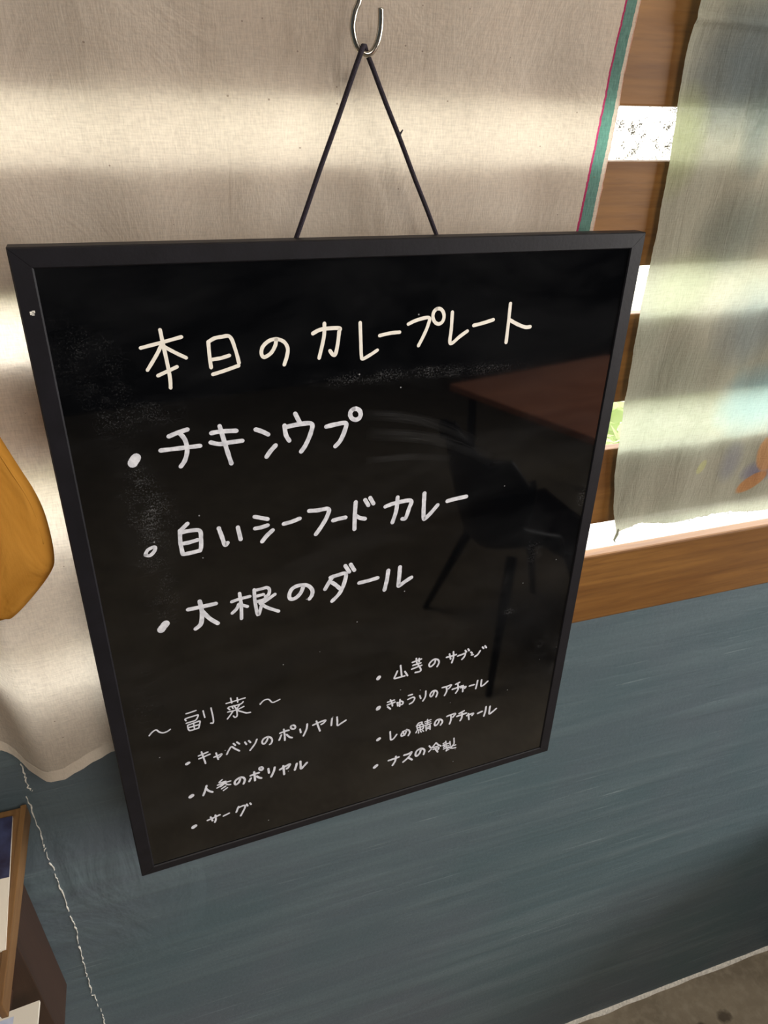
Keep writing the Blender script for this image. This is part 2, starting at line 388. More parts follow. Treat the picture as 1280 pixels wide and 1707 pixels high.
def holed_wall(bm, fixed, axis, a0, a1, z0, z1, ha0, ha1, hz0, hz1, t):
    # a wall with one rectangular opening; axis 'x' runs along X at y=fixed..fixed+t, axis 'y' along Y at x=fixed..fixed+t
    for (p, q, r, s) in ((a0, a1, z0, hz0), (a0, a1, hz1, z1), (a0, ha0, hz0, hz1), (ha1, a1, hz0, hz1)):
        if axis == 'x': box(bm, p, q, fixed, fixed + t, r, s)
        else: box(bm, fixed, fixed + t, p, q, r, s)
    return bm
def lerp_tab(tab, z):
    if z >= tab[0][0]: return tab[0][1]
    for (za, xa), (zb, xb) in zip(tab, tab[1:]):
        if z >= zb: return xb + (xa - xb) * (z - zb) / (za - zb)
    return tab[-1][1]

# ---------------------------------------------------------------- the setting
XL, XR, YB, ZC, T = -1.6, 3.0, -4.6, 2.7, 0.12
st = lambda o: tag(o, kind='structure')
st(link('wall_front', holed_wall(bmesh.new(), WY, 'x', XL, XR, 0, ZC, -0.9, 1.8, 1.105, 2.06, T), M['plaster']))
st(boxo('floor', M['concrete'], (XL - T, XR + T, YB - T, WY + T, -0.08, 0.0)))
st(boxo('ceiling', M['ceiling'], (XL - T, XR + T, YB - T, WY + T, ZC, ZC + 0.1)))
st(boxo('wall_left', M['plaster'], (XL - T, XL, YB, WY + T, 0, ZC)))
st(boxo('wall_back', M['dark_room'], (XL - T, XR + T, YB - T, YB, 0, ZC)))
st(link('wall_right', holed_wall(bmesh.new(), XR, 'y', YB, WY + T, 0, ZC, -1.65, 0.05, 0.98, 2.35, T), M['dark_room']))

def jag(pts, n, amp, axis):
    out = []
    for a, b in zip(pts, pts[1:]):
        for i in range(n):
            t = i / n; p = [a[k] + (b[k] - a[k]) * t for k in range(len(a))]
            p[axis] += random.uniform(-amp, amp); out.append(p)
    out.append(list(pts[-1])); return out
def flake_strip(bm, pts, wmin, wmax, lift, gap=0.0):
    # a broken vein of bare plaster on the wall face: irregular little slabs
    for a, b in zip(pts, pts[1:]):
        if random.random() < gap: continue
        w = random.uniform(wmin, wmax); a = Vector(a); b = Vector(b); d = (b - a); L_ = d.length
        if L_ < 1e-6: continue
        d /= L_; s = Vector((d.z, 0, -d.x))
        q = [a - d * 0.0004 - s * w * random.uniform(.4, 1), a + s * w * random.uniform(.3, 1), b + d * 0.0004 + s * w * random.uniform(.4, 1), b - s * w * random.uniform(.3, 1)]
        lo = [bm.verts.new((p.x, WY + 0.001, p.z)) for p in q]; hi = [bm.verts.new((p.x, WY - lift, p.z)) for p in q]
        bm.faces.new(hi)
        for k in range(4): bm.faces.new((lo[k], lo[(k + 1) % 4], hi[(k + 1) % 4], hi[k]))
cr1 = [(-0.1662, 1.0760), (-0.1664, 1.0512), (-0.1679, 1.0331), (-0.1660, 1.0270)]
cr2 = [(-0.1714, 1.0215), (-0.1716, 0.9901), (-0.1722, 0.9494), (-0.1735, 0.9351), (-0.1723, 0.9036), (-0.1726, 0.8824), (-0.1727, 0.8467), (-0.1725, 0.8138), (-0.1733, 0.7836), (-0.1764, 0.7470), (-0.1781, 0.7172), (-0.1796, 0.6875), (-0.1815, 0.6474), (-0.1793, 0.6452), (-0.1793, 0.5970), (-0.1803, 0.5703), (-0.179, 0.45), (-0.183, 0.3)]
bm = bmesh.new()
for c_ in (cr1, cr2):
    flake_strip(bm, [(x, WY, z) for x, z in jag(c_, 7, 0.0009, 0)], 0.0002, 0.0009, 0.0008, 0.20)
crk = link('plaster_crack', bm, M['chip'], bpy.data.objects['wall_front']); crk['label'] = 'jagged white crack in the plaster'
# chipped pale line where plaster meets floor
bm = bmesh.new(); xs = [0.35 + 0.008 * i for i in range(110)]
prof = [(x, 0.004 + 0.0035 * noise.noise(Vector((x * 9, 0, 3))) + 0.0015 * noise.noise(Vector((x * 60, 1, 3)))) for x in xs]
prev = None
for x, h in prof:
    h = max(0.0015, h); dy = 0.004 + 0.003 * noise.noise(Vector((x * 14, 5, 0)))
    cur = [bm.verts.new((x, WY + 0.001, h + 0.003)), bm.verts.new((x, WY - 0.0016, h)), bm.verts.new((x, WY - dy - 0.002, 0.0006)), bm.verts.new((x, WY - dy - 0.002, -0.001))]
    if prev:
        for k in range(3): bm.faces.new((prev[k], prev[k + 1], cur[k + 1], cur[k]))
    prev = cur
st(link('trim_2', bm, M['chip'], None, True))

# timber sill rail under the window and the slatted window itself
st(boxo('trim_1', M['cedar'], (-0.96, 1.86, WY - 0.004, WY + 0.009, 1.1002, 1.1883), bev=0.0022))
win = tag(empty('window_1', (0.45, WY, 1.1883)), kind='structure')
def wchild(o): 
    o.parent = win; o.matrix_parent_inverse = Matrix.Translation((-0.45, -WY, -1.1883)); return o
for (z0, z1) in ((1.2252, 1.3080), (1.3552, 1.4345), (1.4730, 1.5485), (1.5832, 1.667), (1.703, 1.787), (1.823, 1.907), (1.943, 2.055)):
    wchild(boxo('slat', M['cedar'], (-0.899, 1.799, WY + 0.001, WY + 0.011, z0, z1), bev=0.0015))
for x in (-0.86, 0.86, 1.74):
    wchild(boxo('slat_batten', M['cedar'], (x, x + 0.05, WY + 0.0112, WY + 0.040, 1.19, 2.055), bev=0.002))
wchild(boxo('outer_ledge', M['white_ledge'], (-0.899, 1.799, WY + 0.0095, WY + 0.16, 1.15, 1.1850), bev=0.002))
st(boxo('ground', M['grass'], (-14, 18, WY + 0.5, 26, -0.35, -0.25)))

# ---------------------------------------------------------------- net cloth behind the top gap
net = link('net_cloth', sheet(bmesh.new(), lambda u, v: ((-0.62 + 1.30 * u, WY + 0.0140 + 0.0012 * math.sin(u * 30), 1.515 + 0.30 * v), (u, v)), 120, 12), M['net'], None, True)
tag(net, 'white net cloth showing through the topmost gap between the slats', 'net cloth')

# ---------------------------------------------------------------- curtain rod (above the picture) that carries the cloths and the hook
bm = bmesh.new(); tube(bm, [(-0.7, WY - 0.030, 1.772), (1.1, WY - 0.030, 1.772)], 0.0045, 14)
rod = link('curtain_rod', bm, M['steel'], None, True); tag(rod, 'thin steel curtain rod carrying both cloths and the hook', 'rod')
for x in (-0.68, 1.08):
    bm = bmesh.new(); tube(bm, [(x, WY - 0.034, 1.772), (x, WY + 0.002, 1.772)], 0.004, 10)
    link('rod_bracket', bm, M['steel'], rod, True)

# ---------------------------------------------------------------- cream curtain
CEDGE = [(1.80, 0.3260), (1.642, 0.3250), (1.584, 0.3260), (1.5014, 0.3230), (1.40, 0.3190), (1.05, 0.310)]
CMAG = [(1.80, 0.3135), (1.642, 0.3135), (1.59, 0.3132), (1.5022, 0.3082), (1.40, 0.303), (1.05, 0.295)]
HEM = [(-0.60, 1.085), (-0.30, 1.097), (-0.176, 1.0965), (-0.167, 1.0915), (-0.155, 1.0820), (-0.139, 1.0835), (-0.124, 1.0860), (-0.099, 1.0965), (-0.082, 1.1035), (-0.04, 1.100), (0.05, 1.090), (0.32, 1.075)]
def hemz(x):
    for (a, za), (b, zb) in zip(HEM, HEM[1:]):
        if x <= b: return za + (zb - za) * max(0, (x - a) / (b - a))
    return HEM[-1][1]
def bump1(x, c, w): return math.exp(-((x - c) / w) ** 2)
def curtain_y(x, z):
    top = max(0.0, min(1.0, (z - 1.60) / 0.15))
    low = max(0.0, min(1.0, (1.42 - z) / 0.30))
    y = 0.0058 + 0.0012 * math.sin(x * 37 + 0.6) + 0.0008 * math.sin(x * 83 + z * 9)
    y += 0.0015 * bump1(x, 0.19, 0.025) + 0.003 * low * bump1(x, -0.065, 0.03)
    def sm(a): a = max(0.0, min(1.0, a)); return a * a * (3 - 2 * a)
    amt = sm((1.46 - z) / 0.24)
    fold = sm((x + 0.174) / 0.042) * (1 - sm((x - 0.02) / 0.14))
    y += 0.034 * amt * fold + 0.004 * amt * bump1(x, -0.125, 0.02)
    y = y * (1 - top) + 0.024 * top
    return WY - y
def curtain(u, v):
    z0 = 1.772
    uu = u
    xl = -0.62
    if u < 0.94:
        x0 = xl + (0.300 - xl) * (u / 0.94); t = x0
        zb = hemz(x0); z = z0 + (zb - z0) * v
        x1 = lerp_tab(CMAG, z); x = xl + (x1 - xl) * (u / 0.94); U = (x - x1)
    else:
        q = (u - 0.94) / 0.06; zb = hemz(0.31); z = z0 + (zb - z0) * v
        xa, xb = lerp_tab(CMAG, z), lerp_tab(CEDGE, z)
        x = xa + (xb - xa) * q; U = q * 0.0132
        x += (0.0007 * noise.noise(Vector((z * 330, 4, 1))) if q > 0.95 else 0)
    return (x, curtain_y(x, z), z), (U, z)
cur = link('curtain', sheet(bmesh.new(), curtain, 300, 200), M['curtain'], None, True)
tag(cur, 'cream cotton curtain with teal and magenta striped edge hanging behind the blackboard', 'curtain')
def hem(u, v):
    x = -0.62 + (0.318 + 0.62) * u; zb = hemz(x); z = zb - 0.0006 + 0.0125 * v
    return (x, curtain_y(x, zb) - 0.0011 + (0.0006 * v), z + 0.0005 * math.sin(x * 420)), (u, v)
o = link('hem', sheet(bmesh.new(), hem, 240, 3), M['hem'], cur, True); o['label'] = 'doubled sewn hem'

# ---------------------------------------------------------------- dyed gauze cloth at right
REDGE = [(1.78, 0.373), (1.6441, 0.3722), (1.6113, 0.3725), (1.5833, 0.3752), (1.5457, 0.3792), (1.496, 0.3812), (1.4409, 0.3815), (1.3568, 0.3864), (1.2836, 0.3949), (1.232, 0.4046), (1.2127, 0.411)]
RHEM = [(0.404, 1.2130), (0.419, 1.2195), (0.436, 1.2238), (0.47, 1.2190), (0.4913, 1.2165), (0.5282, 1.2175), (0.5921, 1.2120), (0.80, 1.206)]
def rhem(x):
    for (a, za), (b, zb) in zip(RHEM, RHEM[1:]):
        if x <= b: return za + (zb - za) * max(0, (x - a) / (b - a))
    return RHEM[-1][1]
def gauze(u, v):
    xr = 0.80; xb = 0.411 + (xr - 0.411) * u
    zb = rhem(xb) + 0.0012 * noise.noise(Vector((xb * 160, 0, 0))) + 0.0008 * noise.noise(Vector((xb * 700, 2, 0)))
    z = 1.772 + (zb - 1.772) * v
    xl = lerp_tab(REDGE, z) + 0.0010 * noise.noise(Vector((0, 7, z * 55))) + 0.0004 * noise.noise(Vector((0, 3, z * 300)))
    x = xl + (xr - xl) * u
    top = max(0.0, min(1.0, (z - 1.62) / 0.13))
    y = 0.0056 + 0.0014 * math.sin(x * 48 + z * 3) + 0.0007 * math.sin(x * 120 - z * 14)
    y += 0.004 * bump1(z, 1.215, 0.03) * bump1(x, 0.43, 0.05)
    y += 0.0022 * bump1(z, 1.6350 - (x - 0.37) * 0.03, 0.0022)
    y = y * (1 - top) + 0.024 * top
    return (x, WY - y, z), (u, v)
gz = link('hanging_cloth', sheet(bmesh.new(), gauze, 260, 300), M['gauze'], None, True)
tag(gz, 'pale grey-green dyed gauze cloth with orange petals hanging right of the blackboard', 'cloth')
bm = bmesh.new()
tube(bm, [(0.4112, WY - 0.0080, 1.2208), (0.4114, WY - 0.0078, 1.2148), (0.4095, WY - 0.0076, 1.2078), (0.4118, WY - 0.0075, 1.2043)], [0.0008, 0.0016, 0.0011, 0.0004], 8)
o = link('corner_thread_tuft', bm, M['gauze'], gz, True)
bm = bmesh.new()
for i in range(240):
    x = 0.414 + 0.38 * random.random(); zb = rhem(x); yy = WY - 0.0060 - 0.0014 * math.sin(x * 48 + zb * 3) - 0.003 * bump1(x, 0.43, 0.05)
    tube(bm, [(x, yy, zb + 0.001), (x + random.uniform(-.0012, .0012), yy - 0.0004, zb - random.uniform(.0006, .0030))], 0.00014, 4)
link('frayed_fringe', bm, M['gauze'], gz)['kind'] = 'stuff'

# ---------------------------------------------------------------- the blackboard
BW, BH, RC = 0.420, 0.5249, 0.0012
bd = empty('menu_blackboard'); bd.matrix_world = Matrix(BOARD)
tag(bd, 'black framed menu board with white Japanese handwriting hung on a dark cord', 'blackboard')
def rail(p0, p1, q0, q1):
    # mitred rail: outer edge p0-p1, inner edge q0-q1 (x, z), front y=0, back y=0.013, rounded front arrises
    bm = bmesh.new(); c = 0.0011
    def lerp(a, b, t): return (a[0] + (b[0] - a[0]) * t, a[1] + (b[1] - a[1]) * t)
    L_ = math.dist(p0, q0); e = c / L_
    def prof(p, q):
        return [(p, 0.013), (p, c), (lerp(p, q, e), 0.0), (lerp(p, q, 1 - e), 0.0), (q, c * 0.8), (q, 0.009), (lerp(p, q, 0.8), 0.013)]
    A = [bm.verts.new((a[0], y, a[1])) for a, y in prof(p0, q0)]; B = [bm.verts.new((a[0], y, a[1])) for a, y in prof(p1, q1)]
    n = len(A)
    for k in range(n): bm.faces.new((A[k], A[(k + 1) % n], B[(k + 1) % n], B[k]))
    bm.faces.new(list(reversed(A))); bm.faces.new(B)
    bmesh.ops.recalc_face_normals(bm, faces=bm.faces)
    return bm
ft, fs, fb, g = 0.0112, 0.0115, 0.0085, 0.00012
o4 = [(0, 0), (BW, 0), (BW, -BH), (0, -BH)]; i4 = [(fs, -ft), (BW - fs, -ft), (BW - fs, -BH + fb), (fs, -BH + fb)]
for k in range(4):
    a, b, c, d = o4[k], o4[(k + 1) % 4], i4[k], i4[(k + 1) % 4]
    ux = ((b[0] - a[0]), (b[1] - a[1])); L_ = math.hypot(*ux); ux = (ux[0] / L_ * g, ux[1] / L_ * g)
    link('frame_rail', rail((a[0] + ux[0], a[1] + ux[1]), (b[0] - ux[0], b[1] - ux[1]), (c[0] + ux[0], c[1] + ux[1]), (d[0] - ux[0], d[1] - ux[1])), M['frame'], bd)
pan = link('panel', box(bmesh.new(), 0.006, BW - 0.006, RC, 0.006, -BH + 0.005, -0.006), M['panel'], bd)
# small chip on the left rail and scuffs
bm = bmesh.new()
for (x, z, s) in ((0.0062, -0.0345, 0.0011), (0.0070, -0.0338, 0.0008), (0.0066, -0.0352, 0.0007)):
    box(bm, x - s, x + s, -0.0002, 0.0003, z - s * 0.8, z + s * 0.8)
link('paint_chip', bm, M['chip'], bd)

STROKES = {
 'title': [
  (2.19,[(60.66,58.35),(73.43,55.83),(84.97,53.37)]),
  (2.24,[(73.06,48.3),(73.67,55.43),(75.07,71.35),(75.41,78.85),(75.07,84.45)]),
  (2.21,[(72.37,58.1),(69.05,63.52),(62.86,72.09)]),
  (2.24,[(74.55,58.78),(80.54,62.86),(86.4,66.37)]),
  (2.26,[(68.5,76.08),(74.8,73.66),(80.38,71.48)]),
  (2.3,[(100.64,57.37),(100.57,66.01),(100.91,73.77)]),
  (2.31,[(100.84,57.38),(104.6,55.56),(108.78,55.02),(114.15,55.39),(116.96,64.08),(118.49,72.32)]),
  (2.33,[(102.2,68.71),(107.68,68.18),(112.83,66.98)]),
  (2.36,[(101.57,78.18),(109.11,76.44),(118.16,73.93)]),
  (2.41,[(143.12,59.01),(142.39,62.75),(139.41,67.43),(134.89,69.82),(133.17,67.49),(134.17,63.22),(138.17,59.74),(143.13,58.79),(147.99,60.76),(150.36,64.98),(149.83,69.9),(147.68,75.86)]),
  (2.5,[(167.35,56.88),(173.42,54.56),(185.14,54.55),(185.24,57.2),(184.27,64.71),(182.71,71.36),(180.94,71.91),(178.86,69.03)]),
  (2.48,[(175.3,50.87),(174.82,59.59),(171.36,73.3)]),
  (2.35,[(199.87,51.85),(200.5,65.89),(200.95,73.94),(201.94,76.34),(207.02,74.19),(212.46,71.14)]),
  (2.37,[(213.81,61.38),(221.36,60.3),(228.38,60.08)]),
  (2.42,[(234.49,55.01),(240.86,52.68),(249.61,51.61),(249.29,56.63),(246.51,63.39),(242.82,70.38)]),
  (2.42,[(255.12,45.96),(253.03,48.08),(252.71,51.58),(254.31,54.83),(257.11,56.31),(259.78,55.3),(261.07,52.28),(260.36,48.68),(258.01,46.19),(255.12,45.96)]),
  (2.5,[(267.21,48.86),(267.32,60.1),(266.86,69.29),(269.05,70.28),(274.04,66.46),(280.09,62.71)]),
  (2.54,[(284.68,59.1),(291.95,57.9),(300.15,56.03)]),
  (2.59,[(312.67,45.43),(312.77,58.23),(312.55,73.18)]),
  (2.63,[(313.74,57.09),(320.47,60.52),(327.16,63.01),(331.43,63.04)]),
 ],
 'a': [
  (6.12,[(45.96,131.89),(47.26,129.94),(48.74,128.14)]),
  (2.86,[(70.16,116.33),(75.84,114.47),(82.36,112.94)]),
  (2.92,[(77.35,115.12),(80.03,119.91),(80.66,127.12),(78.53,134.05),(75.38,138.23)]),
  (2.91,[(64.07,125.27),(75.71,125.27),(89.19,125.25)]),
  (2.96,[(97.01,117.3),(103.62,116.92),(113.55,117.65)]),
  (3,[(96.1,123.74),(101.78,125.68),(108.49,125.33),(116.94,125.2)]),
  (3.01,[(102.85,113.05),(104.77,123.05),(106.76,133.04),(108.43,140.71)]),
  (3.06,[(126.26,118.23),(130.37,120.18),(134.6,122.89)]),
  (3.15,[(139.3,131.4),(135.35,135.39),(132.57,139.04)]),
  (3.11,[(153.81,110.2),(156.77,116.98)]),
  (3.13,[(146.13,117.81),(146.79,124.65),(148.97,129.27)]),
  (3.18,[(146.67,119.1),(156.14,118.14),(165.08,118.82),(164.32,125.56),(160.47,133.9),(157.05,138.55)]),
  (3.27,[(175.58,122.17),(182.72,121.26),(189.92,121.35),(188.91,127.31),(185.76,133.96),(182.1,137.75)]),
  (3.25,[(195.74,111.36),(193.69,112.89),(193.19,115.59),(194.48,118.21),(196.97,119.52),(199.49,118.89),(200.85,116.61),(200.41,113.77),(198.39,111.7),(195.74,111.36)]),
 ],
 'b': [
  (2.43,[(44.93,200.63),(47.06,196.99),(51.7,195.47),(51.32,198.51),(47.91,201.65),(44.91,200.77)]),
  (2.92,[(75.23,181.26),(70.23,185.68)]),
  (2.96,[(69.65,185.84),(68.98,195.17),(69.53,204.92)]),
  (2.99,[(70.59,187.63),(74.62,187.17),(82.53,188.23),(83.02,195.14),(82.37,201.92),(81.19,204.47)]),
  (2.99,[(70.2,196.5),(74.81,196.3),(80.68,195.38)]),
  (3.02,[(70.21,205.05),(75.08,204.92),(81.56,204.26)]),
  (3.06,[(95.88,188.65),(97.58,196.53),(99.07,203.09),(101.1,201.67)]),
  (3.09,[(109.15,190.4),(110.46,200.66)]),
  (3.1,[(121.49,184.09),(130.8,187.66)]),
  (3.13,[(121.26,193.72),(126.17,193.51),(130.53,192.63)]),
  (3.18,[(134.01,197.34),(129.45,201.16),(125.74,205.43)]),
  (3.19,[(142.31,193.63),(148,192.97),(154.4,191.29)]),
  (3.27,[(161.56,186.2),(167.96,186.88),(176.38,187.19),(174.99,193.78),(170.29,201.57),(166.25,206.93)]),
  (3.19,[(179.77,197.5),(184.41,196.88),(189.75,196.67)]),
  (3.22,[(197.73,184.82),(197.12,194.77),(196.8,208.2)]),
  (3.25,[(197.81,196.63),(201.22,199.13),(205.33,200.59)]),
  (3.21,[(205.1,184.19),(207.89,189.38)]),
  (3.22,[(209.14,183.13),(211.96,188.62)]),
  (3.34,[(221.7,192.87),(229.3,191.22),(242.69,191.1),(241.59,198.01),(239.08,205.81),(236.23,206.06)]),
  (3.33,[(231.64,186.37),(230.94,197.68),(228.05,207.91)]),
  (3.43,[(254.15,186.5),(254.2,197.17),(254.68,208.11),(255.92,209.24),(260.8,205.07),(266.28,198.89)]),
  (3.48,[(274.55,196.81),(281.63,196.01),(291.36,195.48)]),
 ],
 'c': [
  (5.6,[(47.53,265.43),(49.35,263.13),(51.55,260.62)]),
  (3.24,[(68.19,252.25),(77.56,252.09),(88.42,251.64)]),
  (3.27,[(77.09,246.82),(77.76,256.42),(76.14,266.87),(71.8,270.78)]),
  (3.31,[(78.36,256.57),(82.63,263.82),(88.34,269.97)]),
  (2.64,[(100.05,252.87),(106.2,251.7),(113.87,251.18)]),
  (2.66,[(106.31,246.66),(106.82,257.27),(106.18,270.02)]),
  (2.65,[(105.25,256.12),(103.04,260.26),(99.63,263.34)]),
  (2.66,[(106.44,257.18),(111.37,259.92)]),
  (2.69,[(117.4,245.84),(117.37,256.66),(118.92,269.68),(122,261.69)]),
  (2.67,[(117.36,246.6),(123.14,246.38),(127.02,246.18),(128.85,248.45),(127.96,252.9),(125.57,253.91)]),
  (2.67,[(119.2,252.11),(124.13,251.71)]),
  (2.69,[(118.37,257.21),(123.85,256.63),(126.3,254.7)]),
  (2.7,[(132.9,253.58),(126.41,257.55),(121.71,260.05)]),
  (2.73,[(121.11,259.12),(126.05,264.25),(135.03,270.11)]),
  (3.21,[(155.15,252.08),(152.97,257.11),(148.8,260.91),(144.78,260.76),(144.01,256.62),(146.46,251.68),(151.86,249.77),(158.54,251.27),(162.22,256.05),(162.11,260.81),(159.83,264.3)]),
  (3.26,[(179.33,247.2),(175.82,252.76),(172.7,258.12)]),
  (3.29,[(177.25,248.01),(182.78,247.16),(189.74,247.09),(188.62,255.61),(184.79,264.44),(178.41,270.79)]),
  (3.29,[(178.58,253.06),(182.03,256.54),(185.51,261.03)]),
  (3.26,[(189.47,239.64),(192.82,246.17)]),
  (3.27,[(193.92,239.32),(197.04,245.49)]),
  (3.38,[(201.11,258.39),(208.29,258.04),(216.96,257.02)]),
  (3.44,[(226.02,251.67),(225.11,260.44),(223.18,270.27)]),
  (3.49,[(236.14,250.58),(235.9,259.52),(235.48,268.05),(236.57,268.79),(240.97,266.1),(246.88,263.07)]),
 ],
 'side': [
  (1.18,[(26.66,364.3),(29.33,361.35),(32.36,360.15),(34.52,363.16),(37.21,364.93),(40.55,364.45),(42.91,363)]),
  (1.19,[(56.33,350.92),(60.42,350.55),(64.18,349.97)]),
  (1.2,[(55.58,358.1),(55.43,356),(62.18,355.2),(65.3,355.22),(64.52,357.83),(62.42,360.21),(57.16,360.69),(55.5,360.95)]),
  (1.21,[(56.27,363.49),(56.43,367.69),(57.36,369.58)]),
  (1.22,[(56.52,363.26),(62.2,362.41),(65.97,362.14),(65.49,365.61),(64.56,368.94)]),
  (1.22,[(57.12,366.06),(64.89,365.61)]),
  (1.22,[(61.02,363.04),(61.16,369.12)]),
  (1.22,[(57.36,369.58),(61.5,369.45),(64.56,368.94)]),
  (1.21,[(69.56,352.04),(69.92,356.25),(70.22,359.44)]),
  (1.23,[(75.88,351.06),(76.46,358.94),(76.66,365.24),(75.92,367.61),(74.22,367.03)]),
  (1.23,[(88.05,350.42),(95.91,349.88),(103.53,349.23)]),
  (1.22,[(92.01,345.78),(92.57,351.37)]),
  (1.23,[(97.27,347.04),(97.31,351.86)]),
  (1.24,[(101.73,352.77),(99.43,354.61),(93.23,354.87),(89.77,354.87)]),
  (1.23,[(88.94,355.64),(90.53,357.91)]),
  (1.23,[(92.32,354.68),(93.18,357.44)]),
  (1.24,[(98.2,355.55),(96.03,358.68)]),
  (1.24,[(88.6,359.87),(95.96,359.7),(101.91,358.01)]),
  (1.25,[(94.03,354.41),(95.62,359.07),(96,364.41),(95.43,366.85),(93.83,367.37),(92.81,365.45)]),
  (1.24,[(92.82,360.22),(90.2,364.05),(87.8,367.12)]),
  (1.26,[(95.92,360.21),(99.62,362.99),(103.36,365.59),(106.87,366.12)]),
  (1.18,[(115.27,360.05),(117.65,357.36),(120.09,356.37),(122.83,357.25),(125.43,361.22),(128.67,360.9),(131.95,359.84)]),
 ],
 'd': [
  (2.71,[(51.15,405.29),(53.01,404.34)]),
  (1.45,[(61.34,399.65),(65.52,398.79),(69.1,397.92)]),
  (1.46,[(61.4,402.98),(65.99,402.05),(70.62,400.9)]),
  (1.46,[(64.1,395.85),(65.12,403.05),(66.17,410.13)]),
  (1.48,[(73.49,405.64),(76.7,404.94),(79.93,404.14),(78.97,406.24),(77.7,407.21)]),
  (1.48,[(75.59,401.42),(76.21,406.1),(76.73,409.31)]),
  (1.49,[(84.13,406.26),(86.49,401.56),(88.68,399.03),(91.23,402.18),(94.81,406.07)]),
  (1.48,[(90.51,395.83),(91.9,398.54)]),
  (1.48,[(93.35,395.2),(95.37,398.14)]),
  (1.5,[(99.99,397.59),(101.15,400.78)]),
  (1.5,[(103.25,397.1),(104.69,399.83)]),
  (1.51,[(110.26,397.94),(108.17,402.76),(103.71,408.67)]),
  (1.62,[(119.83,398.78),(118.82,402.11),(116.59,405.24),(114.96,404.88),(114.55,402.04),(116.09,399.46),(119.44,398.42),(122.21,400.52),(123.13,403.65),(122.31,406.74),(120.76,407.88)]),
  (1.63,[(130.22,397.98),(134.43,397.21),(138.2,397.19)]),
  (1.64,[(133.71,394.51),(134.25,401.41),(134.16,407.6)]),
  (1.64,[(131.37,400.4),(129.2,405.82)]),
  (1.65,[(135.93,401.44),(138.3,405.33),(140.62,406.83)]),
  (1.64,[(141.31,392.58),(140.17,393.14),(139.84,394.53),(140.47,396.08),(141.78,397.09),(143.15,397.07),(143.93,396.03),(143.76,394.46),(142.73,393.1),(141.31,392.58)]),
  (1.66,[(148.01,399.47),(148.56,403.62)]),
  (1.67,[(154.6,395.56),(153.75,401.47),(150.81,408.39)]),
  (1.68,[(159.66,398.76),(165.04,397.44),(171.12,396.69),(169.34,399.47),(167.15,400.42)]),
  (1.68,[(162.93,395.04),(164.11,400.51),(165.89,407.74)]),
  (1.7,[(177.23,396.49),(176.75,400.3),(176.45,404.75)]),
  (1.71,[(181.79,396.56),(182.03,401.52),(182.26,406.75),(186,405.16),(190.01,403.08)]),
 ],
 'e': [
  (3.6,[(50.21,444.45),(51.91,443.27)]),
  (1.91,[(64.53,436.37),(63.13,441.07),(60.81,446.97)]),
  (1.92,[(63.68,439.53),(65.74,443.32),(68.73,445.97)]),
  (1.34,[(77.83,434.35),(75.16,437.14),(80.83,437.42)]),
  (1.35,[(73.59,439.44),(78.67,438.9),(84.82,438.66)]),
  (1.35,[(79.21,437.24),(76.05,441.03),(72.83,442.67)]),
  (1.35,[(78.76,437.76),(81.7,441.77),(84.49,442.9)]),
  (1.35,[(78.97,440.2),(75.96,442.17)]),
  (1.36,[(80.37,443.13),(76.53,445.12)]),
  (1.36,[(81.56,445.63),(77.95,447.73)]),
  (1.95,[(93.33,438.15),(91.93,442.68),(89.29,444.83),(88.03,442.9),(89.26,439.61),(93.1,437.83),(95.92,438.95),(96.94,442.31),(95.57,446.52)]),
  (1.97,[(102.11,439.02),(106.34,438.32),(109.7,438.22)]),
  (1.97,[(105.5,435.63),(105.71,441.63),(105.67,446.39)]),
  (1.97,[(102.33,442.08),(100.6,445.56)]),
  (1.99,[(107.39,441.7),(109.35,444.26),(111.38,445.66)]),
  (1.97,[(111.42,432.03),(110.59,432.52),(110.33,433.68),(110.75,434.97),(111.67,435.79),(112.65,435.75),(113.24,434.88),(113.15,433.57),(112.43,432.45),(111.43,432.03)]),
  (1.99,[(118.08,436.39),(118.39,441.85)]),
  (2,[(123.76,436.8),(122.66,441.73),(120.07,447.3)]),
  (2.02,[(128.25,441.51),(132.64,439.62),(137.46,438.25),(135.58,441.95),(134.25,442.63)]),
  (2.02,[(131.42,437.96),(131.62,443.41),(131.82,448.91)]),
  (2.04,[(143.67,439.66),(142.94,442.98),(141.66,447.07)]),
  (2.05,[(147.04,438.31),(147.16,442.79),(147.36,447.7),(149.89,445.65),(153.08,442.05)]),
 ],
 'f': [
  (3.56,[(48.58,482.6),(50.67,481.29)]),
  (1.7,[(61.4,479.09),(66.29,478.13),(72.42,476.46)]),
  (1.7,[(64.4,476.05),(65.57,481.56)]),
  (1.7,[(68.6,475.41),(68.53,480.99),(67.41,484.26)]),
  (1.71,[(75.34,479.6),(80.5,478.1)]),
  (1.72,[(89.31,473.18),(86.73,479.56)]),
  (1.73,[(88.36,474.64),(93.52,473.73),(95.11,475.28),(93.05,480.41),(90.28,485.77)]),
  (1.73,[(96.54,473.15),(97.22,475.68)]),
  (1.73,[(99.54,472.93),(100.27,474.98)]),
 ],
 'g': [
  (3.75,[(219.79,363.8),(220.81,362.31)]),
  (1.67,[(240.86,354.86),(242.43,366.95)]),
  (1.67,[(238.06,360.46),(236.69,364.33),(235.43,368.24),(240.31,368.4),(245.54,368.26)]),
  (1.68,[(245.31,362.98),(248.18,368.66)]),
  (1.67,[(252.21,354.66),(260.89,353.28)]),
  (1.67,[(255.85,351.21),(256.68,356.59)]),
  (1.68,[(258.63,352),(258.84,355.91)]),
  (1.68,[(252.94,358.35),(260.59,357.71)]),
  (1.69,[(252.04,362.36),(261.63,360.6)]),
  (1.69,[(257.27,357.4),(260.99,364.98),(260.01,367.31),(255.59,367.32)]),
